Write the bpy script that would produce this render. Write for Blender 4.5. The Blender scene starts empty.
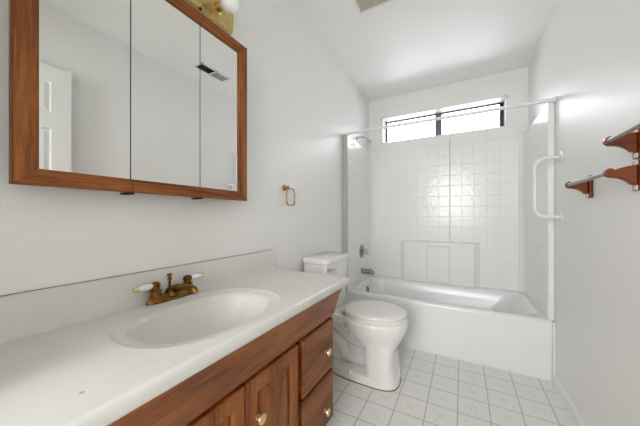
import bpy, bmesh, math
from mathutils import Vector, Matrix
PI = math.pi
S = bpy.context.scene
C = S.collection

# ------------------------------------------------------------ camera, sky, light, exposure
W, YB, H = 1.524, 3.035, 2.48            # room width, back wall, ceiling
cam = bpy.data.cameras.new('camera')
cam.sensor_width = 36.0
cam.lens = 259.87 / 640 * 36
cam.shift_y = 3.9 / 640
cam.clip_start = 0.02
co = bpy.data.objects.new('camera', cam)
C.objects.link(co)
co.location = (0.9931, 0.0, 1.0875)
co.rotation_euler = (PI / 2, 0, 0.5026)
S.camera = co

S.view_settings.view_transform = 'Standard'
S.view_settings.look = 'None'
S.view_settings.gamma = 1
S.view_settings.use_curve_mapping = False
S.view_settings.exposure = 0.53

world = bpy.data.worlds.new('sky')
S.world = world
world.use_nodes = True
bg = world.node_tree.nodes['Background']
SKY, LOW = 9.5, 7.0                       # overcast sky, and the dim ground and house fronts under it
wt = world.node_tree
_tc = wt.nodes.new('ShaderNodeTexCoord')
_sx = wt.nodes.new('ShaderNodeSeparateXYZ')
wt.links.new(_tc.outputs['Generated'], _sx.inputs[0])
_mr = wt.nodes.new('ShaderNodeMapRange')
_mr.inputs['From Min'].default_value = 0.27
_mr.inputs['From Max'].default_value = 0.31
_mr.inputs['To Min'].default_value = LOW
_mr.inputs['To Max'].default_value = SKY
wt.links.new(_sx.outputs[2], _mr.inputs['Value'])
wt.links.new(_mr.outputs[0], bg.inputs['Strength'])
bg.inputs['Color'].default_value = (0.93, 0.96, 1.0, 1)
S.cycles.diffuse_bounces = 10
S.cycles.max_bounces = 14


def area(name, loc, aim, sx, sy, power, color, spread=180):
    l = bpy.data.lights.new(name, 'AREA')
    l.shape = 'RECTANGLE'
    l.size, l.size_y = sx, sy
    l.energy = power
    l.color = color
    l.spread = math.radians(spread)
    o = bpy.data.objects.new(name, l)
    C.objects.link(o)
    o.location = loc
    o.rotation_euler = (Vector(aim) - Vector(loc)).to_track_quat('-Z', 'Y').to_euler()
    return o


# daylight falling through the high window, and the bright room beyond the open doorway
port = area('window_portal', (0.76, 3.2, 2.09), (0.76, 0.0, 2.09), 1.2, 0.29, 1, (1, 1, 1))
port.data.cycles.is_portal = True
area('hall_daylight', (0.74, -2.05, 1.60), (0.90, 2.0, 1.45), 1.0, 1.3, 44, (1.0, 0.992, 0.985))


# ------------------------------------------------------------ materials
def new_mat(name):
    m = bpy.data.materials.new(name)
    m.use_nodes = True
    return m, m.node_tree, m.node_tree.nodes['Principled BSDF']


def srgb(r, g, b):
    f = lambda c: (c / 255 / 12.92) if c / 255 <= 0.04045 else ((c / 255 + 0.055) / 1.055) ** 2.4
    return (f(r), f(g), f(b), 1)


def N(t, kind, **kw):
    n = t.nodes.new(kind)
    for k, v in kw.items():
        setattr(n, k, v)
    return n


def M(t, op, a, b=None, c=None, clamp=False):
    n = t.nodes.new('ShaderNodeMath')
    n.operation = op
    n.use_clamp = clamp
    for i, v in enumerate((a, b, c)):
        if v is None:
            continue
        if isinstance(v, (int, float)):
            n.inputs[i].default_value = v
        else:
            t.links.new(v, n.inputs[i])
    return n.outputs[0]


def mixc(t, fac, a, b):
    n = t.nodes.new('ShaderNodeMix')
    n.data_type = 'RGBA'
    for s, v in ((n.inputs[0], fac), (n.inputs[6], a), (n.inputs[7], b)):
        if hasattr(v, 'links'):
            t.links.new(v, s)
        else:
            s.default_value = v
    return n.outputs[2]


def bump(t, p, h, strength, dist):
    n = t.nodes.new('ShaderNodeBump')
    n.inputs['Strength'].default_value = strength
    n.inputs['Distance'].default_value = dist
    t.links.new(h, n.inputs['Height'])
    t.links.new(n.outputs[0], p.inputs['Normal'])


def position(t):
    g = t.nodes.new('ShaderNodeNewGeometry')
    s = t.nodes.new('ShaderNodeSeparateXYZ')
    t.links.new(g.outputs['Position'], s.inputs[0])
    return g.outputs['Position'], s.outputs


def noise(t, vec, scale, detail=3, rough=0.5):
    n = t.nodes.new('ShaderNodeTexNoise')
    n.inputs['Scale'].default_value = scale
    n.inputs['Detail'].default_value = detail
    n.inputs['Roughness'].default_value = rough
    t.links.new(vec, n.inputs['Vector'])
    return n.outputs['Fac']


def ramp(t, fac, stops):
    n = t.nodes.new('ShaderNodeValToRGB')
    e = n.color_ramp.elements
    while len(e) > 1:
        e.remove(e[-1])
    e[0].position, e[0].color = stops[0]
    for p_, c_ in stops[1:]:
        x = e.new(p_)
        x.color = c_
    t.links.new(fac, n.inputs[0])
    return n.outputs[0]


def plain(name, col, rough=0.5, metal=0.0, spec=0.5, var=0.03, coat=0.0):
    m, t, p = new_mat(name)
    pos, _ = position(t)
    f = noise(t, pos, 9, 3)
    dark = tuple(c * (1 - var) for c in col[:3]) + (1,)
    lite = tuple(min(1, c * (1 + var)) for c in col[:3]) + (1,)
    t.links.new(ramp(t, f, [(0.3, dark), (0.7, lite)]), p.inputs['Base Color'])
    p.inputs['Roughness'].default_value = rough
    p.inputs['Metallic'].default_value = metal
    p.inputs['Specular IOR Level'].default_value = spec
    p.inputs['Coat Weight'].default_value = coat
    p.inputs['Coat Roughness'].default_value = 0.08
    return m


def paint(name, col, strength=0.12):
    m, t, p = new_mat(name)
    pos, _ = position(t)
    f = noise(t, pos, 3.2, 3)
    a = tuple(c * 0.985 for c in col[:3]) + (1,)
    t.links.new(ramp(t, f, [(0.3, a), (0.7, col)]), p.inputs['Base Color'])
    p.inputs['Roughness'].default_value = 0.42
    p.inputs['Specular IOR Level'].default_value = 0.35
    bump(t, p, noise(t, pos, 95, 2, 0.6), strength, 0.004)
    return m


def groove(t, u, v, pitch, ou, ov, half):
    """1 on the grid lines, 0 inside the tiles"""
    out = []
    for s, o in ((u, ou), (v, ov)):
        q = M(t, 'FRACT', M(t, 'DIVIDE', M(t, 'SUBTRACT', s, o - 50 * pitch), pitch))
        d = M(t, 'MULTIPLY', M(t, 'MINIMUM', q, M(t, 'SUBTRACT', 1.0, q)), pitch)
        n = t.nodes.new('ShaderNodeMapRange')
        n.interpolation_type = 'SMOOTHSTEP'
        n.inputs['From Min'].default_value = half * 0.35
        n.inputs['From Max'].default_value = half
        n.inputs['To Min'].default_value = 1
        n.inputs['To Max'].default_value = 0
        t.links.new(d, n.inputs['Value'])
        out.append(n.outputs[0])
    return M(t, 'MAXIMUM', out[0], out[1])


def tiled_surround(name, ua, va, ou, ov):
    m, t, p = new_mat(name)
    pos, xyz = position(t)
    g = groove(t, xyz[ua], xyz[va], 0.1075, ou, ov, 0.0045)
    t.links.new(mixc(t, M(t, 'MULTIPLY', g, 0.2), (0.83, 0.83, 0.825, 1), (0.66, 0.66, 0.66, 1)), p.inputs['Base Color'])
    p.inputs['Roughness'].default_value = 0.19
    p.inputs['Specular IOR Level'].default_value = 0.45
    wav = noise(t, pos, 22, 2)
    h = M(t, 'ADD', M(t, 'MULTIPLY', g, -1.0), M(t, 'MULTIPLY', wav, 0.9))
    bump(t, p, h, 0.3, 0.006)
    return m


def vinyl_floor():
    m, t, p = new_mat('vinyl tile pattern')
    pos, xyz = position(t)
    P, OX, OY = 0.157, 0.653, 2.110
    g = groove(t, xyz[0], xyz[1], P, OX, OY, 0.0042)
    # faint printed motif at the middle of every tile
    qx = M(t, 'SUBTRACT', M(t, 'FRACT', M(t, 'DIVIDE', M(t, 'SUBTRACT', xyz[0], OX - 50 * P), P)), 0.5)
    qy = M(t, 'SUBTRACT', M(t, 'FRACT', M(t, 'DIVIDE', M(t, 'SUBTRACT', xyz[1], OY - 50 * P), P)), 0.5)
    r = M(t, 'SQRT', M(t, 'ADD', M(t, 'MULTIPLY', qx, qx), M(t, 'MULTIPLY', qy, qy)))
    ang = M(t, 'ARCTAN2', qy, qx)
    petal = M(t, 'ABSOLUTE', M(t, 'SINE', M(t, 'MULTIPLY', ang, 2.0)))
    edge = M(t, 'ADD', M(t, 'MULTIPLY', petal, 0.12), 0.035)
    inside = M(t, 'LESS_THAN', r, edge)
    ringm = M(t, 'GREATER_THAN', r, M(t, 'MULTIPLY', edge, 0.55))
    mot = M(t, 'MULTIPLY', inside, ringm)
    f = noise(t, pos, 60, 4, 0.65)
    base = ramp(t, f, [(0.3, (0.70, 0.70, 0.675, 1)), (0.7, (0.80, 0.80, 0.78, 1))])
    c = mixc(t, M(t, 'MULTIPLY', mot, 0.22), base, (0.36, 0.35, 0.33, 1))
    c = mixc(t, M(t, 'MULTIPLY', g, 0.85), c, (0.36, 0.36, 0.37, 1))
    t.links.new(c, p.inputs['Base Color'])
    p.inputs['Roughness'].default_value = 0.33
    bump(t, p, M(t, 'MULTIPLY', g, -1.0), 0.25, 0.002)
    return m


def oak(name, axis, seed=0.0, tint=1.0, rough=0.38, red=1.0):
    """stained oak, grain along the given axis (0 x, 1 y, 2 z)"""
    m, t, p = new_mat(name)
    tc = t.nodes.new('ShaderNodeTexCoord')
    mp = t.nodes.new('ShaderNodeMapping')
    sc = [1.0, 1.0, 1.0]
    sc[axis] = 0.07
    mp.inputs['Scale'].default_value = sc
    mp.inputs['Location'].default_value = (seed, seed * 1.7, seed * 0.6)
    t.links.new(tc.outputs['Object'], mp.inputs[0])
    v = mp.outputs[0]
    warp = noise(t, v, 5.5, 2, 0.4)
    bands = M(t, 'FRACT', M(t, 'MULTIPLY', warp, 9.0))
    bands = M(t, 'ABSOLUTE', M(t, 'SUBTRACT', M(t, 'MULTIPLY', bands, 2.0), 1.0))
    fine = noise(t, v, 160, 3, 0.6)
    big = noise(t, v, 12, 3, 0.5)
    k = M(t, 'ADD', M(t, 'MULTIPLY', bands, 0.26), M(t, 'ADD', M(t, 'MULTIPLY', fine, 0.85), M(t, 'MULTIPLY', big, 0.25)))
    s = lambda r, g, b: tuple(x * tint * 0.88 * k_ for x, k_ in zip(srgb(r, g, b)[:3], (1, 1 / red, 1 / red))) + (1,)
    p.inputs['Specular IOR Level'].default_value = 0.3
    col = ramp(t, k, [(0.40, s(78, 38, 15)), (0.56, s(122, 67, 29)), (0.74, s(148, 86, 39)), (0.95, s(168, 104, 51))])
    t.links.new(col, p.inputs['Base Color'])
    p.inputs['Roughness'].default_value = rough
    bump(t, p, fine, 0.12, 0.002)
    return m


def marble():
    m, t, p = new_mat('cultured marble')
    pos, xyz = position(t)
    f = noise(t, pos, 5, 5, 0.6)
    base = ramp(t, f, [(0.3, (0.64, 0.632, 0.60, 1)), (0.65, (0.69, 0.682, 0.655, 1))])
    # yellowed water stain low in the bowl and a few worn spots on the slab
    lo = t.nodes.new('ShaderNodeMapRange')
    lo.inputs['From Min'].default_value = 0.73
    lo.inputs['From Max'].default_value = 0.66
    t.links.new(xyz[2], lo.inputs['Value'])
    st = M(t, 'MULTIPLY', M(t, 'MULTIPLY', lo.outputs[0], noise(t, pos, 14, 3)), 0.38, clamp=True)
    c = mixc(t, st, base, (0.55, 0.49, 0.36, 1))
    for (sx, sy, r, a) in ((0.418, 0.195, 0.0055, 0.75), (0.20, 0.27, 0.006, 0.22), (0.13, 0.30, 0.005, 0.22), (0.30, 0.33, 0.012, 0.12)):
        d = N(t, 'ShaderNodeVectorMath', operation='DISTANCE')
        d.inputs[1].default_value = (sx, sy, 0.785)
        t.links.new(pos, d.inputs[0])
        n = t.nodes.new('ShaderNodeMapRange')
        n.inputs['From Min'].default_value = r
        n.inputs['From Max'].default_value = r * 0.35
        n.inputs['To Max'].default_value = a
        t.links.new(d.outputs['Value'], n.inputs['Value'])
        c = mixc(t, n.outputs[0], c, (0.18, 0.17, 0.16, 1))
    t.links.new(c, p.inputs['Base Color'])
    p.inputs['Roughness'].default_value = 0.3
    return m


def brass(name, dark, lite, rough):
    m, t, p = new_mat(name)
    tc = t.nodes.new('ShaderNodeTexCoord')
    f = noise(t, tc.outputs['Object'], 45, 3, 0.6)
    t.links.new(ramp(t, f, [(0.35, dark), (0.65, lite)]), p.inputs['Base Color'])
    p.inputs['Metallic'].default_value = 1
    p.inputs['Roughness'].default_value = rough
    return m


def pane_glass():
    m, t, p = new_mat('window glass')
    out = t.nodes['Material Output']
    tr = t.nodes.new('ShaderNodeBsdfTransparent')
    tr.inputs[0].default_value = (0.97, 0.98, 1, 1)
    gl = t.nodes.new('ShaderNodeBsdfGlossy')
    gl.inputs['Roughness'].default_value = 0.03
    fr = t.nodes.new('ShaderNodeFresnel')
    fr.inputs[0].default_value = 1.45
    mx = t.nodes.new('ShaderNodeMixShader')
    t.links.new(fr.outputs[0], mx.inputs[0])
    t.links.new(tr.outputs[0], mx.inputs[1])
    t.links.new(gl.outputs[0], mx.inputs[2])
    t.links.new(mx.outputs[0], out.inputs[0])
    return m


WALL = paint('wall paint', (0.84, 0.837, 0.822, 1))
CEIL = paint('ceiling paint', (0.87, 0.868, 0.855, 1), 0.2)
TRIM = plain('white trim enamel', (0.80, 0.80, 0.79, 1), 0.3, var=0.01)
DOORM = plain('white door enamel', (0.78, 0.78, 0.765, 1), 0.35, var=0.01)
FLOOR = vinyl_floor()
ACRYL = plain('white tub enamel', (0.785, 0.79, 0.80, 1), 0.19, var=0.01, spec=0.45)
TILE_B = tiled_surround('tile embossed back', 0, 2, 0.877, 1.947)
TILE_S = tiled_surround('tile embossed side', 1, 2, 2.985, 1.947)
PORC = plain('vitreous china', (0.80, 0.795, 0.78, 1), 0.12, var=0.01, coat=0.4)
SEATM = plain('toilet seat enamel', (0.80, 0.79, 0.765, 1), 0.22, var=0.01)
MARBLE = marble()
OAKY = oak('oak grain along wall', 1, 0.3)
OAKZ = oak('oak grain upright', 2, 1.1)
OAKD = oak('oak drawer front', 1, 2.3, 0.9)
OAKP = oak('oak door panel', 2, 3.7, 1.05)
OAKF = oak('oak mirror frame upright', 2, 5.1, 1.0, 0.5)
OAKG = oak('oak mirror frame rail', 1, 6.3, 1.0, 0.5)
REDWOOD = oak('red stained wood', 0, 4.2, 0.62, 0.25, 1.5)
REDWOODZ = oak('red stained wood plate', 2, 7.2, 0.62, 0.25, 1.5)
DARK = plain('dark cabinet interior', srgb(38, 24, 16), 0.7)
BLACK = plain('dark bronze window metal', srgb(40, 40, 44), 0.45)
MULL = plain('grey window mullion', srgb(92, 94, 100), 0.5)
CAULK = plain('grimy caulk', srgb(120, 118, 112), 0.7)
GRIME = plain('brown stained caulk', srgb(104, 88, 70), 0.8, var=0.3)
CHROME = plain('chrome', (0.62, 0.60, 0.57, 1), 0.16, 1.0, var=0.05)
SATIN = plain('satin metal bar', (0.36, 0.335, 0.315, 1), 0.45, 1.0, var=0.06)
WHITEMETAL = plain('white coated bar', (0.74, 0.74, 0.74, 1), 0.28)
STEEL = plain('light metal clip', (0.66, 0.58, 0.50, 1), 0.4, 0.7)
ABRASS = brass('antique brass', srgb(92, 62, 28), srgb(150, 108, 56), 0.32)
PBRASS = brass('polished brass', srgb(226, 200, 140), srgb(240, 222, 172), 0.3)
LBRASS = brass('lacquered brass plate', srgb(200, 172, 110), srgb(222, 198, 138), 0.3)
PORCELAIN = plain('white porcelain lever', (0.84, 0.83, 0.80, 1), 0.12, coat=0.4)
AGED = plain('aged chrome', (0.36, 0.345, 0.31, 1), 0.24, 1.0, var=0.15)
GREY_FLANGE = plain('grey flange', srgb(176, 175, 168), 0.5)
RING = brass('rose brass', srgb(128, 84, 50), srgb(205, 160, 118), 0.3)
GLOBE = plain('frosted white glass globe', (0.90, 0.90, 0.88, 1), 0.2)
GRILLE = plain('taupe fan grille', srgb(205, 197, 184), 0.5)
VENTD = plain('shaded vent louver', srgb(48, 47, 46), 0.7)  # shade put into the colour of one louver bank, other bank stays light
VENTL = plain('grey vent louver', srgb(160, 160, 157), 0.5)
GLASS = pane_glass()
m_, t_, p_ = new_mat('mirror silver')
p_.inputs['Base Color'].default_value = (0.90, 0.905, 0.89, 1)
p_.inputs['Metallic'].default_value = 1
p_.inputs['Roughness'].default_value = 0.012
MIRROR = m_


# ------------------------------------------------------------ mesh helpers
BASE = {}


def base(o):
    return BASE.get(o.name, Vector((0, 0, 0)))


def obj(name, bm, mat, parent=None, bevel=0.0, seg=2, smooth=40):
    """link the bmesh (in room coordinates) as ONE mesh object"""
    bmesh.ops.recalc_face_normals(bm, faces=bm.faces)
    if parent is None:
        xs = [v.co.x for v in bm.verts]
        ys = [v.co.y for v in bm.verts]
        zs = [v.co.z for v in bm.verts]
        o0 = Vector(((min(xs) + max(xs)) / 2, (min(ys) + max(ys)) / 2, min(zs)))
    else:
        o0 = base(parent)
    bmesh.ops.translate(bm, verts=bm.verts, vec=-o0)
    me = bpy.data.meshes.new(name)
    bm.to_mesh(me)
    bm.free()
    mats = mat if isinstance(mat, (list, tuple)) else [mat]
    for x in mats:
        me.materials.append(x)
    if smooth:
        for f in me.polygons:
            f.use_smooth = True
        me.set_sharp_from_angle(angle=math.radians(smooth))
    o = bpy.data.objects.new(name, me)
    C.objects.link(o)
    if parent is None:
        o.location = o0
    else:
        o.parent = parent
    BASE[o.name] = o0
    if bevel:
        b = o.modifiers.new('bevel', 'BEVEL')
        b.width = bevel
        b.segments = seg
        b.limit_method = 'ANGLE'
        b.angle_limit = math.radians(40)
        b.harden_normals = True
    return o


def tag(o, label, cat, group=None):
    o['label'] = label
    o['category'] = cat
    if group:
        o['group'] = group
    return o


def thing(name, label, cat, loc, group=None):
    o = bpy.data.objects.new(name, None)
    C.objects.link(o)
    o.location = loc
    o.empty_display_size = 0.05
    BASE[o.name] = Vector(loc)
    return tag(o, label, cat, group)


def struct(o):
    o['kind'] = 'structure'
    return o


def box(bm, x0, x1, y0, y1, z0, z1):
    v = [bm.verts.new((x, y, z)) for z in (z0, z1) for x, y in ((x0, y0), (x1, y0), (x1, y1), (x0, y1))]
    for f in ((0, 1, 2, 3), (7, 6, 5, 4), (0, 4, 5, 1), (1, 5, 6, 2), (2, 6, 7, 3), (3, 7, 4, 0)):
        bm.faces.new([v[i] for i in f])
    return v


def BX(*a):
    bm = bmesh.new()
    box(bm, *a)
    return bm


def loft(bm, rings, cap0=True, cap1=True, closed=True):
    R = [[bm.verts.new(p) for p in r] for r in rings]
    n = len(R[0])
    for a, b in zip(R, R[1:]):
        for i in range(n if closed else n - 1):
            j = (i + 1) % n
            bm.faces.new((a[i], a[j], b[j], b[i]))
    if cap0:
        bm.faces.new(R[0][::-1])
    if cap1:
        bm.faces.new(R[-1])
    return R


def frame_for(d):
    d = Vector(d).normalized()
    a = Vector((0, 0, 1)) if abs(d.z) < 0.9 else Vector((1, 0, 0))
    u = d.cross(a).normalized()
    return d, u, u.cross(d).normalized()


def lathe(bm, origin, axis, prof, n=20):
    """prof: (distance along axis, radius)"""
    d, u, w = frame_for(axis)
    o = Vector(origin)
    rings = []
    for h, r in prof:
        r = max(r, 1e-4)
        rings.append([o + d * h + (u * math.cos(2 * PI * i / n) + w * math.sin(2 * PI * i / n)) * r for i in range(n)])
    loft(bm, rings)


def smoothpath(pts, k=6):
    P = [Vector(p) for p in pts]
    out = []
    for i in range(len(P) - 1):
        a = P[i - 1] if i else P[0] * 2 - P[1]
        b, c = P[i], P[i + 1]
        d = P[i + 2] if i + 2 < len(P) else P[-1] * 2 - P[-2]
        for s in range(k):
            t = s / k
            out.append(0.5 * ((2 * b) + (c - a) * t + (2 * a - 5 * b + 4 * c - d) * t * t + (3 * b - a - 3 * c + d) * t ** 3))
    out.append(P[-1])
    return out


def tube(bm, pts, r, n=12, closed=False):
    P = [Vector(p) for p in pts]
    m = len(P)
    rr = r if isinstance(r, (list, tuple)) else [r] * m
    if len(rr) != m:
        q = []
        for i in range(m):
            s = i / (m - 1) * (len(rr) - 1)
            k = min(int(s), len(rr) - 2)
            q.append(rr[k] + (rr[k + 1] - rr[k]) * (s - k))
        rr = q
    rings = []
    u = None
    for i in range(m):
        if closed:
            d = (P[(i + 1) % m] - P[i - 1]).normalized()
        else:
            d = (P[min(i + 1, m - 1)] - P[max(i - 1, 0)]).normalized()
        if u is None:
            _, u, w = frame_for(d)
        else:
            u = (u - d * u.dot(d)).normalized()
            w = u.cross(d).normalized()
        rings.append([P[i] + (u * math.cos(2 * PI * k / n) + w * math.sin(2 * PI * k / n)) * rr[i] for k in range(n)])
    if closed:
        R = loft(bm, rings, False, False)
        for i in range(n):
            j = (i + 1) % n
            bm.faces.new((R[-1][i], R[-1][j], R[0][j], R[0][i]))
    else:
        loft(bm, rings)


def prism(bm, prof, axis, a, b):
    """extrude a closed 2-D profile along an axis; profile holds the two other coordinates in order"""
    def P(q, s):
        l = list(q)
        l.insert(axis, s)
        return l
    loft(bm, [[P(q, a) for q in prof], [P(q, b) for q in prof]])


def rrect(x0, x1, y0, y1, r, z, k=6):
    out = []
    for cx, cy, a0 in ((x1 - r, y1 - r, 0), (x0 + r, y1 - r, 90), (x0 + r, y0 + r, 180), (x1 - r, y0 + r, 270)):
        for i in range(k + 1):
            a = math.radians(a0 + 90 * i / k)
            out.append((cx + r * math.cos(a), cy + r * math.sin(a), z))
    return out


def egg(xc, yc, af, ab, b, z, e=2.0, n=48):
    out = []
    for i in range(n):
        t = 2 * PI * i / n
        c, s = math.cos(t), math.sin(t)
        f = lambda v: math.copysign(abs(v) ** (2 / e), v)
        out.append((xc + (af if c > 0 else ab) * f(c), yc + b * f(s), z))
    return out


# ------------------------------------------------------------ room shell
struct(obj('floor', BX(-0.9, 2.9, -2.4, YB + 0.16, -0.06, 0.0), FLOOR, smooth=0))
struct(obj('ceiling', BX(-0.1, W + 0.1, -0.12, YB + 0.12, H, H + 0.06), CEIL, smooth=0))
struct(obj('wall_left', BX(-0.1, 0.0, -0.12, YB + 0.12, 0, H), WALL, smooth=0))
struct(obj('wall_right', BX(W, W + 0.1, -0.12, YB + 0.12, 0, H), WALL, smooth=0))
WX0, WX1, WZ0, WZ1 = 0.157, 1.366, 1.952, 2.250       # window opening
bm = bmesh.new()
box(bm, 0, W, YB, YB + 0.16, 0, WZ0)
box(bm, 0, W, YB, YB + 0.16, WZ1, H)
box(bm, 0, WX0, YB, YB + 0.16, WZ0, WZ1)
box(bm, WX1, W, YB, YB + 0.16, WZ0, WZ1)
struct(obj('wall_back', bm, WALL, smooth=0))
bm = bmesh.new()
box(bm, 0, 0.32, -0.12, -0.02, 0, H)
box(bm, 0.32, W, -0.12, -0.02, 2.08, H)
box(bm, 1.485, W, -0.12, -0.02, 0, 2.08)
struct(obj('wall_front', bm, WALL, smooth=0))
struct(obj('hall_ceiling', BX(-0.8, 2.8, -2.3, -0.121, 2.44, 2.5), CEIL, smooth=0))
bm = bmesh.new()
box(bm, -0.86, -0.8, -2.3, -0.121, 0, 2.44)
box(bm, 2.8, 2.86, -2.3, -0.121, 0, 2.44)
box(bm, -0.86, 2.86, -2.36, -2.3, 0, 2.44)
box(bm, -0.86, -0.1, -0.121, -0.06, 0, 2.44)
box(bm, W + 0.1, 2.86, -0.121, -0.06, 0, 2.44)
struct(obj('wall_hall', bm, WALL, smooth=0))
bm = bmesh.new()
prism(bm, [(W, 0), (W - 0.012, 0), (W - 0.012, 0.046), (W - 0.006, 0.056), (W, 0.058)], 1, 0.02, 2.238)
struct(obj('baseboard_right', bm, TRIM))

# window with dark frame, grey mullion, two panes
win = bpy.data.objects.new('window_1', None)
C.objects.link(win)
win.location = (0.76, YB, WZ0)
BASE['window_1'] = Vector(win.location)
struct(win)
bm = bmesh.new()
lt = 0.013
box(bm, WX0, WX1, YB - 0.003, YB + 0.16, WZ1 - lt, WZ1)
box(bm, WX0, WX1, YB - 0.003, YB + 0.16, WZ0, WZ0 + 0.006)
box(bm, WX0, WX0 + lt, YB - 0.003, YB + 0.16, WZ0, WZ1)
box(bm, WX1 - lt, WX1, YB - 0.003, YB + 0.16, WZ0, WZ1)
obj('window_liner', bm, TRIM, win, smooth=0)
ix0, ix1, iz0, iz1 = WX0 + lt, WX1 - lt, WZ0 + 0.006, WZ1 - lt
bm = bmesh.new()
box(bm, ix0, ix1, YB + 0.13, YB + 0.152, iz1 - 0.012, iz1)
box(bm, ix0, ix1, YB + 0.13, YB + 0.152, iz0, iz0 + 0.012)
box(bm, ix0, ix0 + 0.016, YB + 0.13, YB + 0.152, iz0, iz1)
box(bm, ix1 - 0.034, ix1, YB + 0.13, YB + 0.152, iz0, iz1)
obj('window_frame', bm, BLACK, win, smooth=0)
obj('window_mullion', BX(0.722, 0.79, YB + 0.128, YB + 0.15, iz0 + 0.012, iz1 - 0.016), MULL, win, smooth=0)
obj('window_pane', BX(ix0 + 0.016, 0.722, YB + 0.139, YB + 0.143, iz0 + 0.012, iz1 - 0.016), GLASS, win, smooth=0)
obj('window_pane', BX(0.79, ix1 - 0.034, YB + 0.139, YB + 0.143, iz0 + 0.012, iz1 - 0.016), GLASS, win, smooth=0)

# open panel door against the right wall (seen in the mirror)
dr = bpy.data.objects.new('door_1', None)
C.objects.link(dr)
dr.location = (1.47, 0.0, 0)
BASE['door_1'] = Vector(dr.location)
struct(dr)
XD0, XD1 = 1.450, 1.485
bm = bmesh.new()
cols = [(0.095, 0.305), (0.42, 0.63)]
rows = [(0.12, 0.80), (0.94, 1.651), (1.758, 1.955)]
ys = sorted({0.0, 0.728} | {v for c in cols for v in c})
zs = sorted({0.012, 2.055} | {v for r in rows for v in r})
for i in range(len(ys) - 1):
    for j in range(len(zs) - 1):
        hole = (ys[i], ys[i + 1]) in cols and (zs[j], zs[j + 1]) in rows
        if not hole:
            box(bm, XD0, XD1, ys[i], ys[i + 1], zs[j], zs[j + 1])
bmesh.ops.remove_doubles(bm, verts=bm.verts, dist=1e-5)
obj('door_frame', bm, DOORM, dr, smooth=0)
for c in cols:
    for r in rows:
        bm = bmesh.new()
        R = []
        for ins, dx in ((0, 0.010), (0.006, 0.012), (0.03, 0.004), (0.03, 0.004)):
            R.append([(XD0 + dx, c[0] + ins, r[0] + ins), (XD0 + dx, c[1] - ins, r[0] + ins), (XD0 + dx, c[1] - ins, r[1] - ins), (XD0 + dx, c[0] + ins, r[1] - ins)])
        R.insert(0, [(XD1 - 0.008, y, z) for _, y, z in R[0]])
        loft(bm, R[:4])
        obj('door_panel', bm, DOORM, dr, smooth=0)
bm = bmesh.new()
lathe(bm, (XD0, 0.68, 0.95), (-1, 0, 0), [(0, 0.03), (0.006, 0.03), (0.01, 0.012), (0.03, 0.012), (0.04, 0.026), (0.055, 0.024), (0.06, 0.005)])
obj('door_knob', bm, PBRASS, dr)

# ------------------------------------------------------------ bathtub
tub = thing('bathtub', 'white enamelled bathtub with plain apron across the far end of the room', 'bathtub', (W / 2, 2.6, 0))
Y0 = 2.24
bm = bmesh.new()
rings = [rrect(0.003, W - 0.003, Y0 + 0.006, 3.03, 0.02, 0.0), rrect(0.003, W - 0.003, Y0, 3.03, 0.02, 0.05), rrect(0.003, W - 0.003, Y0, 3.03, 0.02, 0.375),
         rrect(0.003, W - 0.003, Y0 + 0.003, 3.03, 0.02, 0.39), rrect(0.006, W - 0.006, Y0 + 0.012, 3.03, 0.02, 0.399),
         rrect(0.012, W - 0.012, Y0 + 0.022, 3.03, 0.02, 0.401),
         rrect(0.075, W - 0.05, Y0 + 0.062, 2.955, 0.09, 0.400), rrect(0.085, W - 0.064, Y0 + 0.072, 2.945, 0.10, 0.394),
         rrect(0.092, W - 0.085, Y0 + 0.080, 2.937, 0.105, 0.38), rrect(0.105, W - 0.15, Y0 + 0.095, 2.925, 0.11, 0.30),
         rrect(0.13, W - 0.27, Y0 + 0.12, 2.90, 0.12, 0.15), rrect(0.16, W - 0.33, Y0 + 0.15, 2.87, 0.12, 0.09), rrect(0.25, W - 0.42, Y0 + 0.24, 2.78, 0.1, 0.075)]
loft(bm, rings)
obj('tub_body', bm, ACRYL, tub, smooth=50)
bm = bmesh.new()
lathe(bm, (0.103, 2.665, 0.318), (1, 0, 0.12), [(0, 0.036), (0.006, 0.036), (0.011, 0.030), (0.012, 0.008)])
box(bm, 0.112, 0.122, 2.658, 2.672, 0.30, 0.335)
obj('overflow_plate', bm, AGED, tub)

# ------------------------------------------------------------ tub surround (three embossed panels)
sur = thing('tub_surround', 'white three panel shower surround embossed with small square tiles', 'shower surround', (W / 2, 3.0, 0.402))
YP = 2.985
bm = bmesh.new()
BH = 0.05
hx = [(0.02, 0), (0.385, 0), (0.43, 1), (0.662, 1), (0.668, 0.72), (0.871, 0.72), (0.877, 1), (1.085, 1), (1.14, 0), (W - 0.02, 0)]
hz = [(0.402, 1), (0.412, 1), (0.418, 2), (0.782, 2), (0.788, 1), (0.818, 1), (0.836, 0), (1.885, 0)]
G = []
for z, kz in hz:
    row = []
    for x, kx in hx:
        h = kx
        if kx == 0.72 and kz != 2:
            h = 1
        h = h if kz else 0
        row.append(bm.verts.new((x, YP - BH * h, z)))
    G.append(row)
for j in range(len(hz) - 1):
    for i in range(len(hx) - 1):
        bm.faces.new((G[j][i], G[j][i + 1], G[j + 1][i + 1], G[j + 1][i]))
bk = [bm.verts.new((x, YB - 0.001, z)) for x, z in ((0.02, 0.402), (W - 0.02, 0.402), (W - 0.02, 1.885), (0.02, 1.885))]
bm.faces.new([bk[3], bk[2]] + G[-1][::-1])
bm.faces.new([bk[0], bk[1]] + G[0][::-1])
bm.faces.new([bk[0], bk[3]] + [G[j][0] for j in range(len(hz) - 1, -1, -1)])
bm.faces.new([bk[1], bk[2]] + [G[j][-1] for j in range(len(hz) - 1, -1, -1)])
obj('back_panel', bm, TILE_B, sur, smooth=0)
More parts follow.
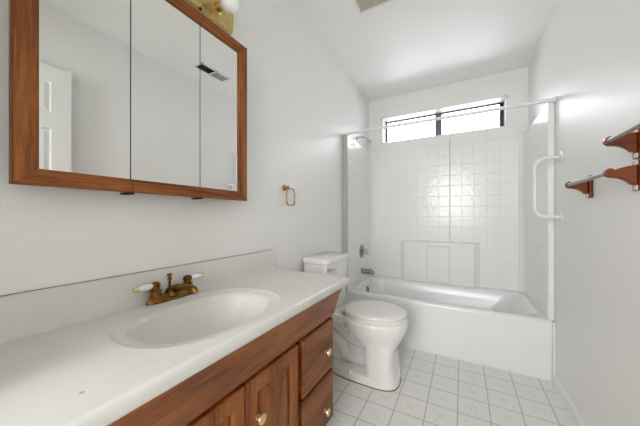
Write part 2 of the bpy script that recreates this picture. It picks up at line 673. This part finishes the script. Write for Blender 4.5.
for s, x0, x1 in ((0, 0.001, 0.040), (1, W - 0.036, W - 0.001)):
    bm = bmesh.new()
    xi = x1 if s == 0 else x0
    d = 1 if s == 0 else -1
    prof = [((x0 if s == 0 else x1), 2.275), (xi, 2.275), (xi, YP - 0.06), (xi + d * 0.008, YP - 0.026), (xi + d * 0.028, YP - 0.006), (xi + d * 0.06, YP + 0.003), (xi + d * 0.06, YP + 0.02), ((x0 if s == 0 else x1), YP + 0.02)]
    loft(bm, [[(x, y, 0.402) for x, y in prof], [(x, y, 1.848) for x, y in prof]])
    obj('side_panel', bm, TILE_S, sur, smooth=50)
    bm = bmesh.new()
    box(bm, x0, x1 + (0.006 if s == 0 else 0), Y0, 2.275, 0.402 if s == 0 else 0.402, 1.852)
    obj('front_flange', bm, GREY_FLANGE if s == 0 else ACRYL, sur, bevel=0.006)  # left flange is grey, right one white like the tub
obj('seam_strip', BX(0.8755, 0.8785, YP - 0.002, YP + 0.01, 0.84, 1.884), CAULK, sur, smooth=0)

# right end strip that runs past the tub apron to the floor
struct(obj('trim_1', BX(W - 0.014, W - 0.0005, 2.222, 2.239, 0.0, 0.40), TRIM, bevel=0.004))

# ------------------------------------------------------------ shower fittings
sv = thing('shower_valve', 'round chrome shower valve on the left end wall above the tub spout', 'shower valve', (0.04, 2.665, 0.72))
bm = bmesh.new()
lathe(bm, (0.040, 2.665, 0.72), (1, 0, 0), [(0, 0.072), (0.004, 0.072), (0.012, 0.058), (0.016, 0.03)], 28)
obj('escutcheon', bm, AGED, sv)
bm = bmesh.new()
lathe(bm, (0.055, 2.665, 0.72), (1, 0, 0), [(0, 0.022), (0.02, 0.02), (0.022, 0.03), (0.05, 0.034), (0.056, 0.026), (0.058, 0.006)], 12)
obj('knob', bm, CHROME, sv)
ts = thing('tub_spout', 'chrome tub spout low on the left end wall over the bathtub', 'tub spout', (0.04, 2.665, 0.5))
bm = bmesh.new()
tube(bm, smoothpath([(0.040, 2.665, 0.506), (0.09, 2.665, 0.506), (0.128, 2.665, 0.505), (0.150, 2.665, 0.499), (0.156, 2.665, 0.482)], 4), [0.030, 0.028, 0.026, 0.026, 0.021], 16)
obj('spout_body', bm, AGED, ts)
bm = bmesh.new()
lathe(bm, (0.135, 2.665, 0.524), (0, 0, 1), [(0, 0.005), (0.012, 0.005), (0.014, 0.009), (0.022, 0.008), (0.024, 0.002)], 10)
obj('diverter_knob', bm, AGED, ts)
sh = thing('overhead_shower', 'small chrome shower head on a bent arm high on the left wall', 'shower head', (0.0, 2.62, 1.92))
bm = bmesh.new()
tube(bm, smoothpath([(0.0, 2.62, 1.925), (0.05, 2.62, 1.932), (0.085, 2.62, 1.922), (0.115, 2.62, 1.892)], 5), 0.0085, 10)
obj('shower_arm', bm, CHROME, sh)
bm = bmesh.new()
lathe(bm, (0.112, 2.62, 1.895), (0.6, 0, -0.8), [(0, 0.011), (0.016, 0.012), (0.032, 0.026), (0.05, 0.029), (0.053, 0.022)], 18)
obj('spray_head', bm, CHROME, sh)
bm = bmesh.new()
lathe(bm, (0.0005, 2.62, 1.925), (1, 0, 0), [(0, 0.026), (0.005, 0.024), (0.010, 0.012)], 18)
obj('wall_flange', bm, CHROME, sh)
rd = thing('shower_rod', 'white shower curtain rod spanning the alcove above the tub', 'curtain rod', (W / 2, 2.235, 1.86))
bm = bmesh.new()
tube(bm, [(0.004, 2.232, 1.860), (0.5, 2.228, 1.858), (1.0, 2.224, 1.854), (W - 0.004, 2.22, 1.852)], 0.0125, 14)
obj('rod', bm, WHITEMETAL, rd)
for x, y, z, s in ((0.0005, 2.232, 1.860, 1), (W - 0.0005, 2.22, 1.852, -1)):
    bm = bmesh.new()
    lathe(bm, (x, y, z), (s, 0, 0), [(0, 0.019), (0.005, 0.018), (0.014, 0.015), (0.016, 0.013)], 18)
    obj('rod_flange', bm, WHITEMETAL, rd)

gb = thing('grab_bar', 'white tubular grab bar on the right wall beside the tub', 'grab bar', (W, 2.10, 1.27))
bm = bmesh.new()
xb = 1.393
pts = [(W - 0.004, 2.10, 1.455)]
for k in range(7):
    a = PI / 2 * k / 6
    pts.append((xb + 0.055 - 0.055 * math.sin(a), 2.10, 1.455 - 0.055 + 0.055 * math.cos(a)))
for k in range(7):
    a = PI / 2 * k / 6
    pts.append((xb + 0.055 - 0.055 * math.cos(a), 2.10, 1.088 + 0.055 - 0.055 * math.sin(a)))
pts.append((W - 0.004, 2.10, 1.088))
tube(bm, pts, 0.0105, 14)
obj('bar', bm, WHITEMETAL, gb)
for z in (1.455, 1.088):
    bm = bmesh.new()
    lathe(bm, (W - 0.0005, 2.10, z), (-1, 0, 0), [(0, 0.032), (0.006, 0.032), (0.012, 0.024), (0.014, 0.013)], 20)
    f = obj('mounting_flange', bm, WHITEMETAL, gb)
    for q in (-1, 1):
        bm = bmesh.new()
        lathe(bm, (W - 0.008, 2.10 + 0.0, z + q * 0.022), (-1, 0, 0), [(0, 0.005), (0.004, 0.005), (0.006, 0.002)], 8)
        obj('screw', bm, CHROME, f)


# ------------------------------------------------------------ wooden towel bars on the right wall
def towel_bar(y_far, y_near, zb, zc, label, flip):
    """bar at height zb, wall plates centred on zc"""
    t = thing('towel_bar', label, 'towel bar', (W, (y_far + y_near) / 2, zc), 'wooden bracket towel bars')
    xbar = 1.4435
    bm = bmesh.new()
    tube(bm, [(xbar, y_near + 0.002, zb), (xbar, y_far - 0.002, zb)], 0.0085, 14)
    obj('bar', bm, SATIN, t)
    for y in (y_far, y_near):
        bm = bmesh.new()
        box(bm, W - 0.014, W - 0.0005, y - 0.024, y + 0.024, zc - 0.053, zc + 0.053)
        pl = obj('wall_plate', bm, REDWOODZ, t, bevel=0.004)
        for q in (-1, 1):
            obj('mounting_clip', BX(W - 0.0165, W - 0.012, y - 0.011, y + 0.011, zc + q * 0.043 - 0.0085, zc + q * 0.043 + 0.0085), STEEL, pl, bevel=0.0015)
        # arm profile: d = distance from wall, z relative to the bar
        top = [(0.014, 0.022), (0.04, 0.020), (0.066, 0.014), (0.080, 0.008)]
        hook = []
        for k in range(9):
            a = math.radians(160 - k * 40)
            hook.append((0.096 + 0.0165 * math.cos(a) * -1, 0.0 + 0.0165 * math.sin(a)))
        hook = [(0.0845, 0.012), (0.092, 0.0165), (0.102, 0.0155), (0.110, 0.008), (0.1125, -0.002), (0.109, -0.011), (0.10, -0.0165)]
        low = [(0.088, -0.019), (0.07, -0.022), (0.055, -0.027), (0.042, -0.035), (0.03, -0.046), (0.014, -0.052)]
        prof = [(W - 0.014 - (d - 0.014) * 0.8, zb + z * 0.95) for d, z in top + hook + low]
        bm = bmesh.new()
        prism(bm, prof, 1, y - 0.012, y + 0.012)
        obj('bracket_arm', bm, REDWOOD, t, bevel=0.004)
    return t


towel_bar(1.69, 1.295, 1.243, 1.230, 'lower wooden bracket towel bar on the right wall, farther along towards the tub', 0)
towel_bar(1.295, 0.86, 1.355, 1.339, 'upper wooden bracket towel bar on the right wall, cut off by the picture edge', 1)

# ------------------------------------------------------------ toilet
TY = 1.738
TT = 1.703
to = thing('toilet', 'white two piece toilet with closed lid between vanity and tub', 'toilet', (0.38, TY, 0))
bm = bmesh.new()
loft(bm, [egg(0.47, TY, 0.163, 0.33, 0.132, 0.004, 3.0), egg(0.47, TY, 0.162, 0.33, 0.132, 0.04, 3.0), egg(0.47, TY, 0.158, 0.325, 0.130, 0.055, 3.0), egg(0.47, TY, 0.145, 0.31, 0.12, 0.060, 3.0)])
obj('foot', bm, PORC, to, smooth=50)
bm = bmesh.new()
loft(bm, [egg(0.47, TY, 0.167, 0.334, 0.136, 0.0005, 3.0), egg(0.47, TY, 0.164, 0.331, 0.133, 0.005, 3.0)])
obj('base_caulk', bm, GRIME, to, smooth=0)
bm = bmesh.new()
loft(bm, [egg(0.52, TY, 0.108, 0.100, 0.131, 0.03, 4), egg(0.52, TY, 0.098, 0.100, 0.133, 0.08, 4), egg(0.52, TY, 0.087, 0.100, 0.137, 0.15, 4.2),
          egg(0.518, TY, 0.088, 0.098, 0.137, 0.21, 4.5), egg(0.505, TY, 0.112, 0.10, 0.138, 0.245, 3.2), egg(0.478, TY, 0.160, 0.15, 0.144, 0.275, 2.4),
          egg(0.462, TY, 0.195, 0.19, 0.163, 0.31, 2.15), egg(0.455, TY, 0.222, 0.215, 0.183, 0.35, 2.1), egg(0.455, TY, 0.229, 0.225, 0.189, 0.39, 2.1),
          egg(0.455, TY, 0.229, 0.225, 0.189, 0.412, 2.1), egg(0.455, TY, 0.218, 0.22, 0.179, 0.42, 2.1)])
obj('bowl', bm, PORC, to, smooth=60)
bm = bmesh.new()
prism(bm, [(0.10, 0.03), (0.45, 0.03), (0.45, 0.30), (0.30, 0.30), (0.25, 0.36), (0.06, 0.36), (0.06, 0.30)], 1, TY - 0.018, TY + 0.018)
obj('rear_body', bm, PORC, to, bevel=0.02, seg=3)
bm = bmesh.new()
tube(bm, smoothpath([(0.10, TY, 0.335), (0.20, TY, 0.325), (0.26, TY, 0.27), (0.33, TY, 0.228), (0.45, TY, 0.215)], 6), [0.066, 0.07, 0.058, 0.05, 0.05], 20)
tube(bm, smoothpath([(0.10, TY, 0.20), (0.17, TY, 0.21), (0.225, TY, 0.17), (0.255, TY, 0.115), (0.32, TY, 0.095), (0.44, TY, 0.11)], 6), [0.054, 0.052, 0.05, 0.046, 0.046, 0.046], 20)
obj('trapway', bm, PORC, to, smooth=60)
bm = bmesh.new()
loft(bm, [rrect(0.05, 0.30, TY - 0.115, TY + 0.115, 0.04, 0.355), rrect(0.035, 0.31, TY - 0.13, TY + 0.13, 0.045, 0.38), rrect(0.035, 0.31, TY - 0.13, TY + 0.13, 0.045, 0.412), rrect(0.042, 0.30, TY - 0.123, TY + 0.123, 0.04, 0.42)])
obj('rear_deck', bm, PORC, to, smooth=50)
bm = bmesh.new()
loft(bm, [rrect(0.045, 0.185, TT - 0.158, TT + 0.158, 0.035, 0.418), rrect(0.03, 0.20, TT - 0.17, TT + 0.17, 0.035, 0.45), rrect(0.02, 0.208, TT - 0.19, TT + 0.19, 0.03, 0.70), rrect(0.02, 0.210, TT - 0.184, TT + 0.184, 0.03, 0.768)])
obj('tank', bm, PORC, to, smooth=50)
bm = bmesh.new()
loft(bm, [rrect(0.018, 0.212, TT - 0.187, TT + 0.187, 0.03, 0.768), rrect(0.012, 0.220, TT - 0.194, TT + 0.194, 0.034, 0.773), rrect(0.012, 0.220, TT - 0.194, TT + 0.194, 0.034, 0.795),
          rrect(0.015, 0.216, TT - 0.190, TT + 0.190, 0.032, 0.803), rrect(0.024, 0.206, TT - 0.181, TT + 0.181, 0.028, 0.807)])
obj('tank_lid', bm, PORC, to, smooth=50)
bm = bmesh.new()
loft(bm, [egg(0.46, TY, 0.213, 0.199, 0.183, 0.4205, 2.15), egg(0.46, TY, 0.216, 0.202, 0.186, 0.4280, 2.15), egg(0.46, TY, 0.214, 0.200, 0.185, 0.4420, 2.15)])
obj('seat', bm, SEATM, to, smooth=50)
bm = bmesh.new()
loft(bm, [egg(0.46, TY, 0.206, 0.194, 0.177, 0.4400, 2.15), egg(0.46, TY, 0.207, 0.194, 0.178, 0.4460, 2.15), egg(0.46, TY, 0.216, 0.204, 0.187, 0.4500, 2.15), egg(0.46, TY, 0.217, 0.204, 0.188, 0.4580, 2.15), egg(0.46, TY, 0.209, 0.198, 0.182, 0.4650, 2.15), egg(0.46, TY, 0.163, 0.154, 0.140, 0.4695, 2.15), egg(0.46, TY, 0.053, 0.054, 0.055, 0.4715, 2.1)])
obj('seat_lid', bm, SEATM, to, smooth=50)
for s in (-1, 1):
    bm = bmesh.new()
    lathe(bm, (0.262, TY + s * 0.075 - 0.022, 0.435), (0, 1, 0), [(0, 0.011), (0.002, 0.013), (0.042, 0.013), (0.044, 0.011)], 14)
    box(bm, 0.25, 0.275, TY + s * 0.075 - 0.018, TY + s * 0.075 + 0.018, 0.4195, 0.435)
    obj('hinge', bm, SEATM, to)
    bm = bmesh.new()
    lathe(bm, (0.335, TY + s * 0.124, 0.05), (0, 0, 1), [(0, 0.016), (0.014, 0.016), (0.026, 0.011), (0.03, 0.002)], 14)
    obj('bolt_cap', bm, PORC, to)
bm = bmesh.new()
lathe(bm, (0.209, TT - 0.160, 0.735), (1, 0, 0), [(0, 0.014), (0.006, 0.014), (0.012, 0.008), (0.02, 0.008)], 14)
tube(bm, smoothpath([(0.226, TT - 0.165, 0.735), (0.230, TT - 0.14, 0.733), (0.230, TT - 0.10, 0.729)], 4), [0.006, 0.006, 0.008], 10)
obj('flush_lever', bm, CHROME, to)

# ------------------------------------------------------------ vanity cabinet
VY0, VY1 = 0.0, 1.205
van = thing('vanity_cabinet', 'reddish brown oak vanity cabinet under the white sink top along the left wall', 'vanity cabinet', (0.2, 0.6, 0))
bm = bmesh.new()
box(bm, 0.002, 0.392, VY0, VY0 + 0.016, 0.075, 0.744)
box(bm, 0.002, 0.392, VY1 - 0.016, VY1, 0.075, 0.744)
box(bm, 0.002, 0.392, VY0, VY1, 0.075, 0.091)
box(bm, 0.002, 0.008, VY0, VY1, 0.091, 0.744)
for fy0, fy1 in ((VY0, 0.03), (0.265, 0.31), (0.573, 0.60), (0.862, 0.916), (VY1 - 0.03, VY1)):
    box(bm, 0.374, 0.392, fy0, fy1, 0.075, 0.62)
box(bm, 0.374, 0.392, VY0, VY1, 0.555, 0.62)
box(bm, 0.374, 0.392, VY0, VY1, 0.075, 0.10)
box(bm, 0.374, 0.392, 0.905, VY1, 0.30, 0.345)
box(bm, 0.002, 0.33, VY0 + 0.002, VY1 - 0.002, 0.001, 0.075)
obj('carcass', bm, OAKZ, van, smooth=0)
bm = bmesh.new()
prism(bm, [(0.386, 0.585), (0.409, 0.585), (0.462, 0.7445), (0.386, 0.7445)], 1, VY0, VY1 + 0.001)
obj('apron_rail', bm, OAKY, van, bevel=0.002)
XF = 0.415


def knob(bm, y, z, parent, x=XF):
    lathe(bm, (x, y, z), (1, 0, 0), [(0, 0.009), (0.003, 0.009), (0.005, 0.006), (0.014, 0.006), (0.016, 0.013), (0.020, 0.0175), (0.024, 0.0165), (0.026, 0.010), (0.027, 0.002)], 18)
    return obj('knob', bm, PBRASS, parent)


def cab_door(y0, y1, ky):
    z0, z1 = 0.082, 0.572
    bm = bmesh.new()
    def rect(ins, x):
        return [(x, y0 + ins, z0 + ins), (x, y1 - ins, z0 + ins), (x, y1 - ins, z1 - ins), (x, y0 + ins, z1 - ins)]
    s = 0.052
    # frame ring with a stepped outer and inner edge
    loft(bm, [rect(s, 0.3935), rect(0, 0.3935), rect(0, XF - 0.006), rect(0.006, XF), rect(s - 0.008, XF), rect(s - 0.003, XF - 0.003), rect(s, XF - 0.008)], False, False)
    d = obj('door', bm, OAKZ, van, smooth=0)
    bm = bmesh.new()
    loft(bm, [rect(s, 0.394), rect(s, XF - 0.010), rect(s + 0.006, XF - 0.010), rect(s + 0.034, XF - 0.001), rect(s + 0.036, XF - 0.0005)])
    obj('door_panel', bm, OAKP, d, smooth=0)
    knob(bmesh.new(), ky, 0.446, d)


def drawer(y0, y1, z0, z1, ky, kz):
    bm = bmesh.new()
    def rect(ins, x):
        return [(x, y0 + ins, z0 + ins), (x, y1 - ins, z0 + ins), (x, y1 - ins, z1 - ins), (x, y0 + ins, z1 - ins)]
    loft(bm, [rect(0, 0.3935), rect(0, XF - 0.005), rect(0.006, XF + 0.001)])
    d = obj('drawer', bm, OAKD, van, smooth=0)
    knob(bmesh.new(), ky, kz, d, XF + 0.001)


cab_door(0.588, 0.874, 0.634)
cab_door(0.298, 0.584, 0.545)
drawer(0.906, 1.193, 0.331, 0.573, 1.105, 0.442)
drawer(0.906, 1.193, 0.078, 0.316, 1.094, 0.165)
drawer(0.02, 0.275, 0.331, 0.573, 0.15, 0.442)
drawer(0.02, 0.275, 0.078, 0.316, 0.15, 0.165)

# ------------------------------------------------------------ sink top with moulded oval bowl and backsplash
ZT = 0.785
top = thing('countertop', 'white cultured marble vanity top with moulded oval sink and backsplash', 'countertop', (0.25, 0.6, 0.745))
SX, SY, SA, SB = 0.268, 0.570, 0.157, 0.222


def slab_rect(x0, x1, y0, y1, z, n=96):
    """points on the rectangle in the directions of the bowl's rays"""
    out = []
    for i in range(n):
        t = 2 * PI * i / n
        dx, dy = SA * math.cos(t), SB * math.sin(t)
        k = 1e9
        if dx > 1e-9: k = min(k, (x1 - SX) / dx)
        if dx < -1e-9: k = min(k, (x0 - SX) / dx)
        if dy > 1e-9: k = min(k, (y1 - SY) / dy)
        if dy < -1e-9: k = min(k, (y0 - SY) / dy)
        out.append([SX + dx * k, SY + dy * k, z])
    for cx in (x0, x1):
        for cy in (y0, y1):
            b = min(out, key=lambda p: (p[0] - cx) ** 2 + (p[1] - cy) ** 2)
            b[0], b[1] = cx, cy
    return [tuple(p) for p in out]


def oval(k, z, e=2.25, n=96, ex=0.0):
    out = []
    f = lambda v: math.copysign(abs(v) ** (2 / e), v)
    for i in range(n):
        t = 2 * PI * i / n
        out.append((SX + (SA * k + ex) * f(math.cos(t)), SY + (SB * k + ex) * f(math.sin(t)), z))
    return out


bm = bmesh.new()
x0, x1, y0, y1 = 0.001, 0.493, -0.015, 1.212
loft(bm, [slab_rect(x0, x1 - 0.022, y0, y1 - 0.012, 0.7455), slab_rect(x0, x1 - 0.010, y0, y1 - 0.006, 0.7455), slab_rect(x0, x1 - 0.003, y0, y1 - 0.001, 0.752), slab_rect(x0, x1, y0, y1, 0.770), slab_rect(x0, x1 - 0.001, y0, y1, 0.779),
          slab_rect(x0, x1 - 0.005, y0, y1 - 0.003, 0.7835), slab_rect(x0, x1 - 0.012, y0, y1 - 0.007, ZT), slab_rect(x0, x1 - 0.016, y0, y1 - 0.010, ZT),
          oval(1, ZT, ex=0.041), oval(1, ZT, ex=0.037), oval(1, ZT - 0.001, ex=0.034), oval(1, ZT - 0.004, ex=0.030), oval(1, ZT - 0.005, ex=0.026), oval(1, ZT - 0.006, ex=0.006), oval(0.985, ZT - 0.010), oval(0.955, ZT - 0.024), oval(0.90, ZT - 0.052), oval(0.80, ZT - 0.09), oval(0.64, ZT - 0.118), oval(0.42, ZT - 0.132), oval(0.14, ZT - 0.138), oval(0.09, ZT - 0.139)], cap0=False)
obj('sink_slab', bm, MARBLE, top, smooth=45)
bm = bmesh.new()
prism(bm, [(0.001, ZT - 0.001), (0.034, ZT - 0.001), (0.026, ZT + 0.003), (0.0215, ZT + 0.012), (0.020, 0.888), (0.016, 0.893), (0.001, 0.893)], 1, y0, y1 - 0.002)
obj('backsplash', bm, MARBLE, top, smooth=60)
obj('caulk_line', BX(0.0005, 0.004, y0, y1 - 0.004, 0.8928, 0.8945), CAULK, top, smooth=0)
bm = bmesh.new()
lathe(bm, (SX, SY, ZT - 0.1405), (0, 0, 1), [(0, 0.022), (0.004, 0.022), (0.005, 0.017), (0.003, 0.014), (0.006, 0.012), (0.008, 0.003)], 20)
obj('drain', bm, ABRASS, top)

# ------------------------------------------------------------ faucet
FX, FY = 0.0465, 0.582
fa = thing('faucet', 'antique brass centerset faucet with white porcelain lever handles on the sink top', 'faucet', (FX, FY, ZT))
bm = bmesh.new()
bl = lambda k, z: [(FX + 0.023 * k * (abs(math.cos(t)) ** 0.9) * math.copysign(1, math.cos(t)), FY + (0.091 - 0.023 * (1 - k)) * (abs(math.sin(t)) ** 0.8) * math.copysign(1, math.sin(t)), z) for t in [2 * PI * (i + 0.5) / 40 for i in range(40)]]
loft(bm, [bl(1.0, ZT + 0.0005), bl(1.0, ZT + 0.006), bl(0.88, ZT + 0.012), bl(0.72, ZT + 0.014), bl(0.6, ZT + 0.021), bl(0.45, ZT + 0.024)])
obj('base_plate', bm, ABRASS, fa)
bm = bmesh.new()
lathe(bm, (FX, FY, ZT + 0.015), (0, 0, 1), [(0, 0.024), (0.01, 0.023), (0.022, 0.019), (0.030, 0.012), (0.033, 0.002)], 20)
tube(bm, smoothpath([(FX, FY, ZT + 0.030), (FX + 0.025, FY + 0.004, ZT + 0.042), (FX + 0.060, FY + 0.012, ZT + 0.046), (FX + 0.094, FY + 0.020, ZT + 0.042), (FX + 0.106, FY + 0.022, ZT + 0.030)], 5), [0.017, 0.0145, 0.0125, 0.0125, 0.011], 14)
obj('spout', bm, ABRASS, fa, smooth=60)
bm = bmesh.new()
lathe(bm, (FX - 0.016, FY, ZT + 0.02), (0, 0, 1), [(0, 0.004), (0.045, 0.004), (0.047, 0.0075), (0.052, 0.0075), (0.055, 0.005), (0.062, 0.0055), (0.066, 0.0095), (0.070, 0.0085), (0.072, 0.002)], 12)
obj('lift_rod', bm, ABRASS, fa)
for s in (-1, 1):
    yv = FY + s * 0.060
    bm = bmesh.new()
    lathe(bm, (FX, yv, ZT + 0.012), (0, 0, 1), [(0, 0.023), (0.006, 0.022), (0.01, 0.017), (0.026, 0.016), (0.029, 0.019), (0.033, 0.019), (0.036, 0.013), (0.042, 0.012), (0.046, 0.015), (0.055, 0.015), (0.061, 0.009), (0.063, 0.002)], 18)
    hb = obj('valve_body', bm, ABRASS, fa)
    d = Vector((0.10, s * 1.0, 0.02)).normalized()
    o = Vector((FX, yv, ZT + 0.062))
    bm = bmesh.new()
    lathe(bm, o + d * 0.004, d, [(0, 0.011), (0.008, 0.0115), (0.011, 0.009)], 14)
    obj('lever_collar', bm, ABRASS, hb)
    bm = bmesh.new()
    lathe(bm, o + d * 0.014, d, [(0, 0.0085), (0.004, 0.0105), (0.022, 0.0115), (0.038, 0.0095), (0.042, 0.0075)], 16)
    obj('lever', bm, PORCELAIN, hb)
    bm = bmesh.new()
    lathe(bm, o + d * 0.055, d, [(0, 0.006), (0.003, 0.008), (0.006, 0.0055), (0.009, 0.008), (0.014, 0.008), (0.018, 0.005), (0.019, 0.001)], 12)
    obj('lever_tip', bm, PBRASS, hb)

# ------------------------------------------------------------ medicine cabinet with three mirrored doors
XM = 0.078
CY0, CY1, CZ0, CZ1 = 0.183, 0.936, 1.165, 1.905
mc = thing('medicine_cabinet', 'oak framed medicine cabinet with three mirror doors on the left wall above the sink', 'medicine cabinet', (0, 0.557, CZ0))
obj('cabinet_body', BX(0.0005, XM - 0.022, CY0 + 0.022, CY1 - 0.022, CZ0 + 0.015, CZ1 - 0.015), DARK, mc, smooth=0)
FB, FT, FS = 0.042, 0.040, 0.046      # frame widths: bottom, top, sides
splits = [(CY0, 0.4345), (0.4367, 0.6845), (0.6867, CY1)]


def frame_bar(pr, y0, y1, z0, z1, horizontal, outer_low, m0, m1, mat, parent):
    """moulded frame bar; profile raised to the outside, mitred where m0 / m1"""
    bm = bmesh.new()
    w = (z1 - z0) if horizontal else (y1 - y0)
    prof = [(0, XM - 0.0215), (0, XM - 0.004), (0.005, XM), (w - 0.016, XM), (w - 0.012, XM - 0.003), (w, XM - 0.005), (w, XM - 0.0215)]
    ends = []
    for e, mit in ((0, m0), (1, m1)):
        ring = []
        for k, x in prof:
            run = k if mit else 0
            if horizontal:
                z = z0 + k if outer_low else z1 - k
                y = y0 + run if e == 0 else y1 - run
            else:
                y = y0 + k if outer_low else y1 - k
                z = z0 + run * (FB / FS) if e == 0 else z1 - run * (FT / FS)
            ring.append((x, y, z))
        ends.append(ring)
    loft(bm, ends)
    return obj(pr, bm, mat, parent, smooth=0)


for i, (a, b) in enumerate(splits):
    L, R_ = i == 0, i == 2
    m0 = a + (FS if L else 0.0015)
    m1 = b - (FS if R_ else 0.0015)
    bm = BX(XM - 0.0215, XM - 0.014, m0 - 0.001, m1 + 0.001, CZ0 + FB - 0.001, CZ1 - FT + 0.001)
    d = obj('mirror_door', bm, MIRROR, mc, smooth=0)
    frame_bar('frame_rail', a, b, CZ0, CZ0 + FB, True, True, L, R_, OAKG, d)
    frame_bar('frame_rail', a, b, CZ1 - FT, CZ1, True, False, L, R_, OAKG, d)
    if L:
        frame_bar('frame_stile', a, a + FS, CZ0, CZ1, False, True, True, True, OAKF, d)
    if R_:
        frame_bar('frame_stile', b - FS, b, CZ0, CZ1, False, False, True, True, OAKF, d)
for yc, w in ((0.4335, 0.012), (0.6835, 0.011)):
    obj('touch_latch', BX(XM - 0.05, XM - 0.003, yc - w, yc + w * 0.7, CZ0 - 0.006, CZ0 - 0.0005), DARK, mc, smooth=0)

# ------------------------------------------------------------ brass strip light above the cabinet
vl = thing('vanity_light', 'polished brass strip light with white globe bulbs above the medicine cabinet', 'vanity light', (0, 0.6, 1.975))
bm = bmesh.new()
prism(bm, [(0.0005, 1.972), (0.016, 1.972), (0.022, 1.99), (0.024, 2.03), (0.022, 2.07), (0.016, 2.088), (0.0005, 2.088)], 1, 0.26, 0.898)
obj('back_plate', bm, LBRASS, vl, smooth=30)
for y in (0.368, 0.512, 0.656, 0.80):
    bm = bmesh.new()
    lathe(bm, (0.0225, y, 2.028), (1, 0, 0), [(0, 0.030), (0.004, 0.030), (0.008, 0.021), (0.034, 0.020), (0.038, 0.022), (0.042, 0.020)], 20)
    so = obj('socket', bm, LBRASS, vl)
    bm = bmesh.new()
    r = 0.0415
    pf = [(0, 0.016), (0.008, 0.018)]
    for k in range(2, 15):
        a = PI * k / 15
        pf.append((0.048 - r * math.cos(a) + 0.0, r * math.sin(a)))
    pf.append((0.048 + r, 0.001))
    pf = [p for j, p in enumerate(pf) if j < 2 or p[0] > 0.012]
    lathe(bm, (0.0585, y, 2.021), (1, 0, -0.02), pf, 24)
    obj('globe_bulb', bm, GLOBE, so, smooth=80)
bm = bmesh.new()
lathe(bm, (0.016, 0.722, 1.974), (0.3, 0, -1), [(0, 0.006), (0.006, 0.006), (0.008, 0.003)], 10)
obj('switch_knob', bm, DARK, vl)

# ------------------------------------------------------------ towel ring
tr = thing('towel_ring', 'small brass towel ring on the left wall past the mirror', 'towel ring', (0, 1.345, 1.27))
bm = bmesh.new()
lathe(bm, (0.0005, 1.335, 1.272), (1, 0, 0), [(0, 0.019), (0.004, 0.019), (0.008, 0.012), (0.022, 0.009), (0.026, 0.012), (0.034, 0.012), (0.037, 0.006)], 16)
obj('post', bm, RING, tr)
bm = bmesh.new()
pts = []
for k in range(36):
    a = 2 * PI * k / 36
    e = lambda v: math.copysign(abs(v) ** 0.62, v)
    pts.append((0.031, 1.362 + 0.044 * e(math.sin(a)) * (1.0 - 0.12 * math.cos(a)), 1.216 + 0.054 * e(math.cos(a))))
tube(bm, pts, 0.0042, 8, True)
obj('ring', bm, RING, tr, smooth=80)

# ------------------------------------------------------------ ceiling fan grille and air register
fg = thing('exhaust_fan_grille', 'square taupe exhaust fan grille with white rim on the ceiling', 'fan grille', (0.52, 1.535, H))
bm = bmesh.new()
a0, a1, b0, b1 = 0.385, 0.665, 1.39, 1.675
box(bm, a0, a1, b1 - 0.012, b1, H - 0.018, H - 0.0005)
box(bm, a0, a1, b0, b0 + 0.012, H - 0.018, H - 0.0005)
box(bm, a0, a0 + 0.012, b0, b1, H - 0.018, H - 0.0005)
box(bm, a1 - 0.012, a1, b0, b1, H - 0.018, H - 0.0005)
obj('grille_rim', bm, TRIM, fg, smooth=0)
bm = bmesh.new()
box(bm, a0 + 0.012, a1 - 0.012, b0 + 0.012, b1 - 0.012, H - 0.006, H - 0.0005)
for k in range(16):
    x = a0 + 0.02 + k * (a1 - a0 - 0.04) / 15
    box(bm, x - 0.004, x + 0.004, b0 + 0.012, b1 - 0.012, H - 0.016, H - 0.006)
obj('grille_slats', bm, GRILLE, fg, smooth=0)

rg = thing('air_register', 'two way ceiling air register seen reflected in the right mirror door', 'air register', (1.247, 1.695, H))
c0, c1, e0, e1 = 1.187, 1.307, 1.535, 1.855
em = (e0 + e1) / 2
bm = bmesh.new()
box(bm, c0, c1, e0, e0 + 0.012, H - 0.010, H - 0.0005)
box(bm, c0, c1, e1 - 0.012, e1, H - 0.010, H - 0.0005)
box(bm, c0, c0 + 0.012, e0, e1, H - 0.010, H - 0.0005)
box(bm, c1 - 0.012, c1, e0, e1, H - 0.010, H - 0.0005)
box(bm, c0, c1, em - 0.006, em + 0.006, H - 0.010, H - 0.0005)
obj('register_frame', bm, TRIM, rg, smooth=0)
for lo, hi, s, m in ((e0 + 0.012, em - 0.006, 1, VENTD), (em + 0.006, e1 - 0.012, -1, VENTL)):
    bm = bmesh.new()
    box(bm, c0 + 0.012, c1 - 0.012, lo, hi, H - 0.003, H - 0.0005)
    n = 9
    for k in range(n):
        y = lo + (k + 0.5) * (hi - lo) / n
        prism(bm, [(y - 0.006 * s, H - 0.010), (y - 0.004 * s, H - 0.010), (y + 0.006 * s, H - 0.003), (y + 0.004 * s, H - 0.003)], 0, c0 + 0.012, c1 - 0.012)
    obj('louver_bank', bm, m, rg, smooth=0)
